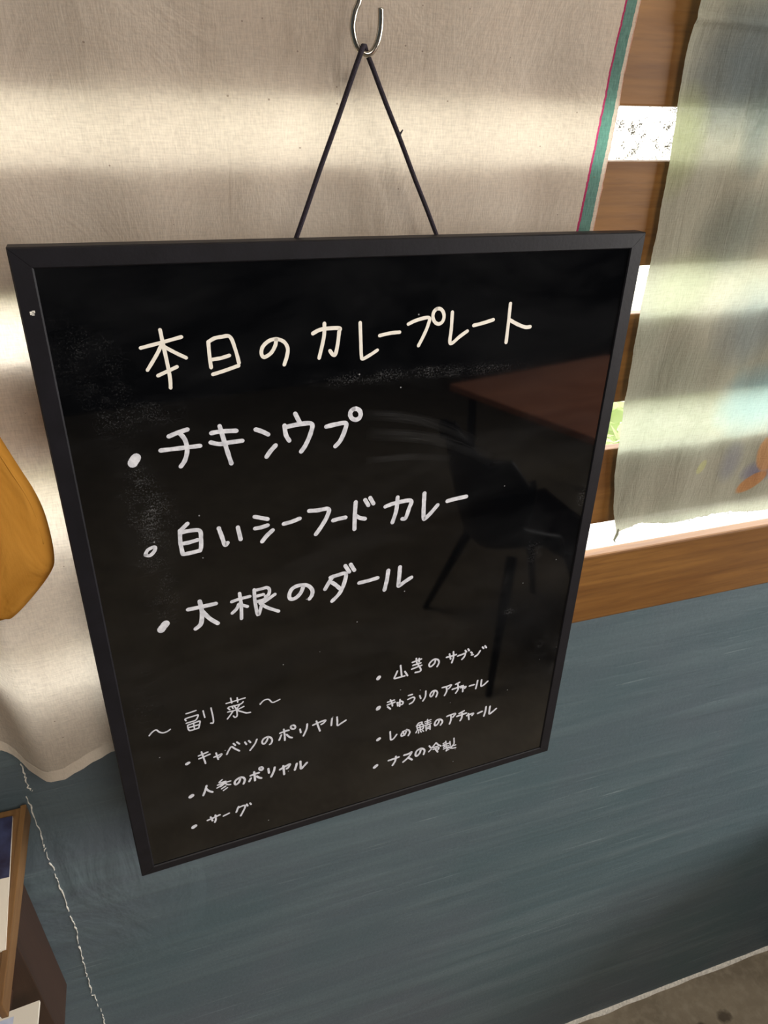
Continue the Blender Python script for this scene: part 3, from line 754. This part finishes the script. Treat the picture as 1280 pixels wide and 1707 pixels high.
  (1.71,[(275.07,358.6),(274.2,362.26),(271,364.88),(269.24,363.45),(269.6,360.29),(273.32,357.45),(277.31,358.59),(278.92,362.31),(277.3,366.7)]),
  (1.73,[(286.09,358.46),(290.86,358.5),(295.95,357.96)]),
  (1.73,[(288.91,355.35),(290.54,361.68)]),
  (1.73,[(292.76,353.82),(293.3,360.5),(292.06,366.47)]),
  (1.75,[(297.62,360.14),(301.82,359.61),(305.25,359.25),(304.43,362.97),(302.33,365.42)]),
  (1.74,[(304.92,355.62),(306.27,357.83)]),
  (1.75,[(307.72,354.69),(309.09,357.03)]),
  (1.76,[(311.04,359.28),(312.49,361)]),
  (1.77,[(311.97,362.84),(313.74,363.07)]),
  (1.77,[(320.84,360.28),(318.54,364.28),(315.76,365.76)]),
  (1.77,[(322.81,356.6),(324.19,358.56)]),
  (1.77,[(325.33,355.97),(327,358.4)]),
 ],
 'h': [
  (1.96,[(219.32,399.68),(220.36,397.58),(222.32,397.68),(221.5,399.86),(219.55,400.31)]),
  (1.6,[(229.77,394.66),(236.35,394.06)]),
  (1.6,[(229.55,397.98),(237.22,396.79)]),
  (1.6,[(232.45,392.54),(234.26,397.47),(234.7,400.61)]),
  (1.61,[(229.94,400.16),(232.82,403.84)]),
  (1.61,[(239.25,397.99),(240.09,402.36)]),
  (1.62,[(239.98,399.59),(242.79,397.48),(245.11,399.6),(244.42,401.84),(241.39,401.41)]),
  (1.62,[(242.03,395.2),(241.91,403.37)]),
  (1.62,[(250.18,393.02),(254.09,392.9)]),
  (1.63,[(249.83,397.69),(254.83,396.54),(256.62,398.48),(255.11,402.12),(251.8,403.82)]),
  (1.64,[(261.61,396.63),(262.96,400.5)]),
  (1.65,[(267.66,393.05),(267.49,399.86),(265.24,404.4)]),
  (1.66,[(276.41,395.78),(275.51,399.63),(273.57,401.79),(272.27,399.3),(274.11,395.75),(277.53,395.44),(279.85,398.92),(278.66,403.68)]),
  (1.67,[(284.37,394.12),(289.02,394.18),(293.63,393.53),(292.66,395.99),(291.03,397.56)]),
  (1.68,[(288.89,395.51),(289.45,399.84),(287.48,404.79)]),
  (1.68,[(298.38,394.29),(302.39,393.03)]),
  (1.69,[(295.29,399.57),(305.23,398.47)]),
  (1.69,[(300.49,394.24),(301.52,400.81),(299.3,405.43)]),
  (1.7,[(304.2,400.24),(309.58,400.5),(308.54,402.28)]),
  (1.7,[(306.39,398.13),(306.72,405.92)]),
  (1.71,[(313.45,400.99),(318.59,400.74)]),
  (1.72,[(321.78,396.54),(321.42,401.33),(320.72,406.46)]),
  (1.73,[(326.07,397.14),(326.23,404.49),(328.68,404.67),(333.17,400.96)]),
 ],
 'i': [
  (3.32,[(221.09,438.39),(222.85,437.29)]),
  (1.68,[(233.51,432.14),(233.93,438.05),(234.54,442.91),(237.26,442.42),(240.19,438.09)]),
  (1.69,[(246.42,436.36),(248.39,441.99)]),
  (1.7,[(250.39,435.14),(249.12,440.21),(246.09,442.35),(244.85,440.16),(247.01,436.86),(251.59,436.28),(253.73,439.93),(252.29,443.81)]),
  (1.31,[(262.56,430.96),(260.19,434.48)]),
  (1.31,[(261.78,431.56),(265.83,431.06),(265.4,433.8)]),
  (1.32,[(260.77,434.39),(266.59,434.21),(267.5,439.91),(262.23,439.98),(260.78,434.68)]),
  (1.32,[(261.26,437.17),(267.11,437.3)]),
  (1.32,[(263.68,434.37),(264.83,440.45)]),
  (1.32,[(261.1,440.76),(260.3,443.26)]),
  (1.32,[(263.17,442.21),(263.07,444.67)]),
  (1.33,[(265.04,442.13),(265.98,444.22)]),
  (1.33,[(267.04,442.09),(268.32,444.01)]),
  (1.32,[(268.8,432.07),(275.22,431.35)]),
  (1.32,[(269.29,434.41),(275.13,433.79)]),
  (1.32,[(268.72,436.69),(275.76,436.18)]),
  (1.32,[(271.59,429.7),(272.24,436.58)]),
  (1.33,[(270.32,437.97),(271.04,444.07)]),
  (1.33,[(270.31,437.67),(274.4,437.18),(275.07,444)]),
  (1.33,[(270.8,440.03),(274.33,439.78)]),
  (1.33,[(271.16,442.06),(274.45,441.73)]),
  (1.87,[(284.3,434.42),(283.39,438.5),(280.81,440.84),(279.44,438.17),(281.31,434.14),(285.49,434.39),(287.78,438.09),(286.02,441.89)]),
  (1.88,[(292.17,432.71),(300.9,431.97),(298.8,435.95)]),
  (1.89,[(296.58,433.74),(296.97,438.71),(295.79,443.76)]),
  (1.9,[(305.26,433.42),(310.57,431.52)]),
  (1.9,[(303.08,436.36),(313.36,435.38)]),
  (1.91,[(308.26,432.95),(308.79,439),(307.32,443.24)]),
  (1.92,[(314.06,439),(321.03,438.36),(320.01,440.69)]),
  (1.92,[(315.58,436.85),(317.09,445.06)]),
  (1.94,[(326.16,440.07),(331.04,439.01)]),
  (1.95,[(334.89,434.06),(334.67,440.21),(333.67,446.15)]),
  (1.96,[(339.39,435.08),(339.58,444.82),(342.87,443.66),(346.95,440.52)]),
 ],
 'j': [
  (3.44,[(218.68,473.56),(220.94,471.7)]),
  (2.01,[(232.88,469.89),(238.45,469.57),(243.68,469.11)]),
  (2.01,[(240.45,467),(239.96,472.87),(237.33,477.98)]),
  (2.03,[(248.95,468.66),(253.66,468.59),(256.92,467.37),(254.99,471.67),(251.82,475.06),(248.38,477.59)]),
  (2.04,[(253.29,473.32),(257.91,478.13)]),
  (2.05,[(266.65,466.86),(265.73,471.85),(262.9,474.93),(261.21,472.46),(262.51,467.62),(267.21,466.31),(270.65,469.85),(270.13,475.32)]),
  (1.65,[(275.6,466.03),(277.62,469.35)]),
  (1.66,[(275.49,473.93),(278,471.48)]),
  (1.65,[(282.75,464.36),(278.86,469.81)]),
  (1.66,[(282.75,464.36),(286.08,468.61),(288.42,470.69)]),
  (1.66,[(280.7,470.02),(285.19,469.82)]),
  (1.67,[(280.24,472.3),(286.34,472.38),(285.31,475.24)]),
  (1.67,[(282.45,472.65),(285.5,477.93)]),
  (1.39,[(290.53,470.99),(297.46,469.97)]),
  (1.39,[(290.71,468.45),(293.58,467.5)]),
  (1.4,[(291.58,473.68),(296.86,473.29)]),
  (1.39,[(293.47,465.93),(294.65,475.11)]),
  (1.39,[(291.67,469.87),(292.54,473.26)]),
  (1.4,[(298.05,468.04),(298.98,473.6)]),
  (1.4,[(302.38,465),(302.98,472.42),(301.54,474.53)]),
  (1.41,[(291.5,475.97),(298.89,475.57),(305.08,475.19)]),
  (1.41,[(297.62,475.11),(295.37,478.16),(294.88,479.84)]),
  (1.41,[(294.88,479.84),(297.9,478.78)]),
  (1.41,[(297.7,476.22),(301.62,478.58),(305.4,479.03)]),
  (1.41,[(301.39,475.71),(299.69,477.88)]),
 ],
}

zoff = [0.0]
def ribbon(bm, pts, w):
    # raised flat marker stroke with round ends lying on the panel
    c = catmull([(p[0] / 1000, -p[1] / 1000) for p in pts], 7); h = w / 2000
    zoff[0] = (zoff[0] + 0.000006) % 0.00018
    y = RC - 0.00008 - zoff[0]
    left, right = [], []
    n = len(c)
    dirs = []
    for i in range(n):
        a = c[max(i - 1, 0)]; b = c[min(i + 1, n - 1)]; d = (b[0] - a[0], b[1] - a[1]); L_ = math.hypot(*d) or 1; dirs.append((d[0] / L_, d[1] / L_))
    seed = random.random() * 50
    for i, (p, d) in enumerate(zip(c, dirs)):
        k = h * (1 + 0.10 * noise.noise(Vector((seed, i * 0.35, 0))))
        left.append((p[0] - d[1] * k, p[1] + d[0] * k)); right.append((p[0] + d[1] * k, p[1] - d[0] * k))
    def cap(p, d, sgn):
        a0 = math.atan2(d[1], d[0]); out = []
        for q in range(1, 6):
            a = a0 + sgn * math.pi / 2 - sgn * 0 + (-math.pi * q / 6)
            out.append((p[0] + h * 0.96 * math.cos(a), p[1] + h * 0.96 * math.sin(a)))
        return out
    endc = cap(c[-1], dirs[-1], 1); d0 = (-dirs[0][0], -dirs[0][1]); begc = cap(c[0], d0, 1)
    def V(p, yy): return bm.verts.new((p[0], yy, p[1]))
    lv = [V(p, y) for p in left]; rv = [V(p, y) for p in right]; lb = [V(p, RC + .0001) for p in left]; rb = [V(p, RC + .0001) for p in right]
    for i in range(n - 1):
        bm.faces.new((rv[i], rv[i + 1], lv[i + 1], lv[i]))
        bm.faces.new((lv[i], lv[i + 1], lb[i + 1], lb[i])); bm.faces.new((rb[i], rb[i + 1], rv[i + 1], rv[i]))
    ec = [V(p, y) for p in endc]; bm.faces.new([lv[-1]] + ec + [rv[-1]])
    bc_ = [V(p, y) for p in begc]; bm.faces.new([rv[0]] + bc_ + [lv[0]])
LINES = [('title', 'ink_cream', 'cream heading line of handwriting'), ('a', 'ink_grey', 'first bulleted menu line below the heading'), ('b', 'ink_grey', 'second bulleted menu line'),
         ('c', 'ink_grey', 'third bulleted menu line'), ('side', 'ink_fine', 'side dish heading between wavy dashes'), ('d', 'ink_fine', 'small first line under the side dish heading'),
         ('e', 'ink_fine', 'small second line under the side dish heading'), ('f', 'ink_fine', 'small last line at bottom left'), ('g', 'ink_fine', 'topmost small line at right'),
         ('h', 'ink_fine', 'second small line at right'), ('i', 'ink_fine', 'third small line at right'), ('j', 'ink_fine', 'lowest small line at right')]
for key, m, lab in LINES:
    bm = bmesh.new()
    for w, pts in STROKES[key]: ribbon(bm, pts, w)
    bmesh.ops.recalc_face_normals(bm, faces=bm.faces)
    o = link('handwriting', bm, M[m], bd); o['label'] = lab
# wiped chalk film left by an eraser
def smear(pts, w):
    c = catmull(pts, 8); n = len(c)
    def f(u, v):
        i = min(n - 2, int(u * (n - 1))); t = u * (n - 1) - i
        x = c[i][0] + (c[i + 1][0] - c[i][0]) * t; z = c[i][1] + (c[i + 1][1] - c[i][1]) * t
        dx, dz = c[i + 1][0] - c[i][0], c[i + 1][1] - c[i][1]; L_ = math.hypot(dx, dz) or 1
        return ((x - dz / L_ * (v - .5) * w) / 1000, RC - 0.00005, -(z + dx / L_ * (v - .5) * w) / 1000), (u, v)
    return f
for pts, w in (([(200, 116), (235, 122), (268, 134), (296, 150)], 9), ([(205, 131), (245, 138), (280, 150), (312, 167)], 11), ([(205, 152), (240, 154), (275, 160)], 6)):
    link('wiped_smear', sheet(bmesh.new(), smear(pts, w), 40, 6), M['smear'], bd)
# hanging cord
Bm = Matrix(BOARD); Bi = Bm.inverted()
top = Bi @ Vector((0.1362, WY - 0.0270, 1.6096))
bm = bmesh.new()
def cordpath():
    L0 = Vector((0.1612, 0.0150, -0.020)); R0 = Vector((0.2590, 0.0150, -0.020))
    L1 = Vector((0.1612, 0.0146, -0.002)); R1 = Vector((0.2590, 0.0146, -0.002))
    a = top + Vector((-0.0022, -0.0020, -0.0015)); b = top + Vector((0.0022, 0.0020, -0.0015))
    pts = [L0, L1]
    for i in range(1, 12): pts.append(L1.lerp(a, i / 12) + Vector((0.0001 * math.sin(i), 0, 0)))
    pts += [a, top + Vector((-0.0010, -0.0012, 0.0008)), top + Vector((0.0008, 0.0008, 0.0010)), b]
    for i in range(1, 12): pts.append(b.lerp(R1, i / 12) + Vector((0.00015 * math.sin(i * 1.3 + 1), 0, 0)))
    return pts + [R1, R0]
cp = cordpath(); tube(bm, cp, 0.0015, 10)
kp = cp[-9]; tube(bm, [kp, kp + Vector((0.0022, -0.0008, 0.0035))], [0.0009, 0.0004], 6)
link('cord', bm, M['cord'], bd, True)['label'] = 'dark plum hanging cord'
for x in (0.1612, 0.2590):
    bm = bmesh.new(); tube(bm, [(x, 0.011, -0.022), (x, 0.0165, -0.022)], 0.0035, 12)
    link('screw_eye', bm, M['steel'], bd, True)

# ---------------------------------------------------------------- steel S-hook
hp = [(0.1325, 1.640), (0.1330, 1.6318), (0.1306, 1.6262), (0.1293, 1.6193), (0.1307, 1.6129), (0.1336, 1.6085), (0.1379, 1.6066), (0.1417, 1.6087), (0.1446, 1.6143), (0.1458, 1.6214), (0.1456, 1.6288)]
path = [(x, WY - 0.027, z) for x, z in hp]
upper = [(0.1440, WY - 0.031, 1.7660), (0.1440, WY - 0.036, 1.7775), (0.142, WY - 0.030, 1.7790), (0.140, WY - 0.0235, 1.7720), (0.1385, WY - 0.0250, 1.740), (0.136, WY - 0.027, 1.690)]
upper = [(0.143, WY - 0.040, 1.758), (0.1425, WY - 0.0395, 1.770), (0.1420, WY - 0.0360, 1.7775), (0.1415, WY - 0.0300, 1.7795), (0.1405, WY - 0.0240, 1.7770), (0.1395, WY - 0.0225, 1.7700), (0.137, WY - 0.025, 1.730), (0.1345, WY - 0.027, 1.680)]
bm = bmesh.new(); tube(bm, catmull(upper + path, 6), 0.0017, 14)
hk = link('s_hook', bm, M['steel'], None, True); tag(hk, 'bent steel wire S-hook holding the blackboard cord', 'hook')

# ---------------------------------------------------------------- mustard cloth bag at left
outl = [(-0.0957, 1.4082), (-0.0904, 1.3885), (-0.0850, 1.3684), (-0.0826, 1.3479), (-0.0838, 1.3198), (-0.0890, 1.3060), (-0.1059, 1.2864), (-0.1200, 1.2737), (-0.1276, 1.2729),
        (-0.165, 1.262), (-0.215, 1.260), (-0.26, 1.272), (-0.292, 1.300), (-0.302, 1.345), (-0.292, 1.400), (-0.272, 1.455), (-0.235, 1.478), (-0.19, 1.484), (-0.148, 1.474), (-0.115, 1.445)]
oc = catmull(outl + [outl[0]], 5)[:-1]; n_o = len(oc); cx_, cz_ = -0.19, 1.37; bm = bmesh.new(); RN = 26
uvl = bm.loops.layers.uv.verify()
for side in (-1, 1):
    rings = []
    for r in range(1, RN + 1):
        f = r / RN; ring = []
        for (x, z) in oc:
            X = cx_ + (x - cx_) * f; Z = cz_ + (z - cz_) * f
            dep = 0.020 * (1 - f ** 3.2) ** 0.75
            wr = 0.0036 * noise.noise(Vector((X * 30, Z * 22, side * 4))) * (1 - f ** 4)
            ring.append(bm.verts.new((X, WY - 0.0600 + side * dep * (1.0 if side < 0 else 0.5) + wr, Z)))
        rings.append(ring)
    c0 = bm.verts.new((cx_, WY - 0.0600 + side * 0.020 * (1.0 if side < 0 else 0.5), cz_))
    for k in range(n_o): bm.faces.new((c0, rings[0][k], rings[0][(k + 1) % n_o]))
    for a, b in zip(rings, rings[1:]):
        for k in range(n_o): bm.faces.new((a[k], b[k], b[(k + 1) % n_o], a[(k + 1) % n_o]))
bmesh.ops.remove_doubles(bm, verts=bm.verts, dist=0.00005); bmesh.ops.recalc_face_normals(bm, faces=bm.faces)
bag = empty('cloth_bag', (-0.19, WY - 0.06, 1.262)); tag(bag, 'mustard yellow cotton bag hanging at the left edge against the curtain', 'bag')
def bagpart(o): o.parent = bag; o.matrix_parent_inverse = Matrix.Translation((0.19, -(WY - 0.06), -1.262)); return o
bagpart(link('bag_body', bm, M['mustard'], None, True))
bm = bmesh.new(); seam = []
for i in range(len(oc)):
    x, z = oc[i]
    if z < 1.33 or x < -0.2: continue
    f = 0.955; X = cx_ + (x - cx_) * f; Z = cz_ + (z - cz_) * f
    seam.append((X, WY - 0.0600 - 0.020 * (1 - f ** 3.2) ** 0.75 + 0.0004, Z))
seam.sort(key=lambda p: -p[2]); tube(bm, seam, 0.0005, 6); bagpart(link('seam', bm, M['mustard'], None, True))
for dx in (-0.045, 0.045):
    bm = bmesh.new(); pts = catmull([(-0.19 + dx, WY - 0.062, 1.470), (-0.19 + dx * 0.9, WY - 0.055, 1.60), (-0.19 + dx * 0.4, WY - 0.044, 1.74), (-0.19 + dx * 0.3, WY - 0.0395, 1.776), (-0.19 + dx * 0.3, WY - 0.033, 1.7810), (-0.19 + dx * 0.3, WY - 0.029, 1.7810)], 8)
    tube(bm, pts, 0.004, 8); bagpart(link('strap', bm, M['mustard'], None, True))

# ---------------------------------------------------------------- wall rack with leaflets, lower left
rk = empty('leaflet_rack', (-0.40, WY, 0.69)); tag(rk, 'dark brown wall rack with wooden top tray in the lower left corner', 'rack')
def rpart(o): o.parent = rk; o.matrix_parent_inverse = Matrix.Translation((0.40, -WY, -0.69)); return o
XS = -0.202
rpart(boxo('back_box', M['brown'], (-0.62, XS, WY - 0.062, WY - 0.0005, 0.688, 1.001), bev=0.001))
ZT = 1.020
bm = bmesh.new(); box(bm, -0.64, -0.1725, WY - 0.178, WY - 0.009, 1.0025, ZT - 0.001, 0.0012)
rpart(link('top_tray', bm, M['oak'], None))
bm = bmesh.new()
rpart(boxo('edge_strip', M['oak'], (-0.1765, -0.1715, WY - 0.179, WY - 0.008, 1.0015, ZT + 0.0006), bev=0.0008))
rpart(boxo('lower_shelf', M['brown'], (-0.62, -0.222, WY - 0.20, WY - 0.0625, 0.820, 0.835), bev=0.001))
def flyer(name, quad, z, th, mat, label):
    bm = bmesh.new(); uvl = bm.loops.layers.uv.verify()
    lo = [bm.verts.new((x, y, z)) for x, y in quad]; hi = [bm.verts.new((x, y, z + th)) for x, y in quad]
    f = bm.faces.new(hi)
    for lp, uv in zip(f.loops, ((0, 0), (1, 0), (1, 1), (0, 1))): lp[uvl].uv = uv
    rest = [bm.faces.new(list(reversed(lo)))] + [bm.faces.new((lo[k], lo[(k + 1) % 4], hi[(k + 1) % 4], hi[k])) for k in range(4)]
    for fc in rest:
        for lp in fc.loops: lp[uvl].uv = (0.86, 0.99 if mat is M['blue_flyer'] else 0.3)
    bmesh.ops.recalc_face_normals(bm, faces=bm.faces)
    o = link(name, bm, mat); tag(o, label, 'leaflet', 'leaflets on the wall rack'); return o
flyer('leaflet', [(-0.292, 0.352), (-0.1735, 0.348), (-0.1815, 0.4685), (-0.298, 0.4725)], ZT - 0.0008, 0.003, M['navy_flyer'], 'cream leaflet with a dark navy corner lying on the rack top')
flyer('leaflet', [(-0.30, 0.260), (-0.1935, 0.262), (-0.1925, 0.3990), (-0.30, 0.391)], 0.8352, 0.004, M['blue_flyer'], 'white leaflet with a pale blue picture on the lower shelf of the rack')

# ---------------------------------------------------------------- things behind the camera that the glossy panel mirrors
tb = empty('table', (2.02, -1.20, 0), math.radians(-6.5)); tag(tb, 'reddish brown wooden table mirrored in the blackboard at right', 'table')
o = link('tabletop', box(bmesh.new(), -0.47, 0.52, -0.64, 0.62, 0.684, 0.712, 0.003), M['table'], tb)
for sx, sy in ((-0.40, -0.56), (-0.40, 0.54), (0.45, -0.56), (0.45, 0.54)):
    bm = bmesh.new(); tube(bm, [(sx, sy, 0), (sx, sy, 0.69)], 0.018, 12); link('leg', bm, M['black'], tb, True)
def chair(loc, rz, label):
    c = empty('shell_chair', loc, rz); tag(c, label, 'chair', 'black shell chairs by the table')
    def shell(u, v):
        a = (u - 0.5) * 2            # across
        s = v                        # front of seat -> top of back
        if s < 0.5:
            q = s / 0.5; x = 0.23 - 0.40 * q; z = 0.455 - 0.03 * math.sin(q * math.pi * 0.8) ; wdt = 0.235
        else:
            q = (s - 0.5) / 0.5; x = -0.17 - 0.10 * q ** 0.7; z = 0.437 + 0.42 * q; wdt = 0.235 - 0.05 * q ** 2
        y = a * wdt; curl = abs(a) ** 2.4
        x += curl * (0.0 if s < 0.5 else 0.13 * math.sin(min(1, (s - 0.5) * 2) * math.pi * .75 + .5))
        z += curl * (0.16 if 0.25 < s < 0.75 else 0.05) * (1 - abs(s - 0.5) * 1.6) 
        z -= (curl * 0.12 if s > 0.9 else 0) * (s - 0.9) * 10
        return (x, y, z), (u, v)
    o = link('seat_shell', sheet(bmesh.new(), shell, 28, 40), M['black'], c, True)
    md = o.modifiers.new('thickness', 'SOLIDIFY'); md.thickness = 0.012
    for sx, sy in ((0.22, 0.24), (0.22, -0.24), (-0.24, 0.28), (-0.24, -0.28)):
        bm = bmesh.new(); tube(bm, [(sx, sy, 0), (sx * 0.45, sy * 0.5, 0.425)], [0.011, 0.019], 12); link('leg', bm, M['black'], c, True)
    return c
chair((1.27, -0.90, 0), math.radians(6), 'black shell chair mirrored in the blackboard, tucked under the table')

# ---------------------------------------------------------------- dark cabinet added out of view at right to shade the lower wall
cb = empty('shade_cabinet', (1.33, 0.28, 0)); tag(cb, 'dark wooden cabinet added out of view to shade the lower right wall', 'cabinet')
o = link('cabinet_body', box(bmesh.new(), -0.24, 0.30, -0.20, 0.19, 0.0, 0.62, 0.003), M['dark_wood'], cb)
o = link('door', box(bmesh.new(), -0.23, 0.28, -0.212, -0.2005, 0.05, 0.58, 0.002), M['dark_wood'], cb)
bm = bmesh.new(); tube(bm, [(0.20, -0.212, 0.36), (0.20, -0.232, 0.36)], 0.009, 12); link('knob', bm, M['steel'], o, True)

# ---------------------------------------------------------------- shrub outside, glimpsed through the third gap
def shrub(loc, h, r, n, label):
    s = empty('garden_shrub', loc); tag(s, label, 'shrub', 'shrubs outside the window')
    bm = bmesh.new()
    for i in range(7):
        a = i * 0.9; tube(bm, [(0, 0, 0), (0.15 * r * math.cos(a), 0.15 * r * math.sin(a), h * 0.4), (0.6 * r * math.cos(a), 0.6 * r * math.sin(a), h * 0.85)], [0.014, 0.010, 0.004], 6)
    link('stem', bm, M['bark'], s)
    bm = bmesh.new()
    for i in range(n):
        d = Vector((random.gauss(0, 1), random.gauss(0, 1), random.gauss(0, 1))).normalized() * (random.random() ** 0.4)
        p = Vector((d.x * r, d.y * r, h * 0.6 + d.z * h * 0.42)); sx = random.uniform(0.012, 0.026)
        t1 = Vector((random.gauss(0, 1), random.gauss(0, 1), random.gauss(0, .6))).normalized(); t2 = t1.cross(Vector((random.gauss(0, 1), random.gauss(0, 1), random.gauss(0, 1)))).normalized()
        q = [p - t1 * sx * 1.6, p + t2 * sx * .6, p + t1 * sx * 1.6, p - t2 * sx * .6]
        bm.faces.new([bm.verts.new(v) for v in q])
    link('foliage', bm, M['leaf'], s)
    return s
shrub((0.95, 1.20, -0.25), 1.36, 0.36, 5000, 'light green leafy shrub outside, seen through the third gap between the slats')
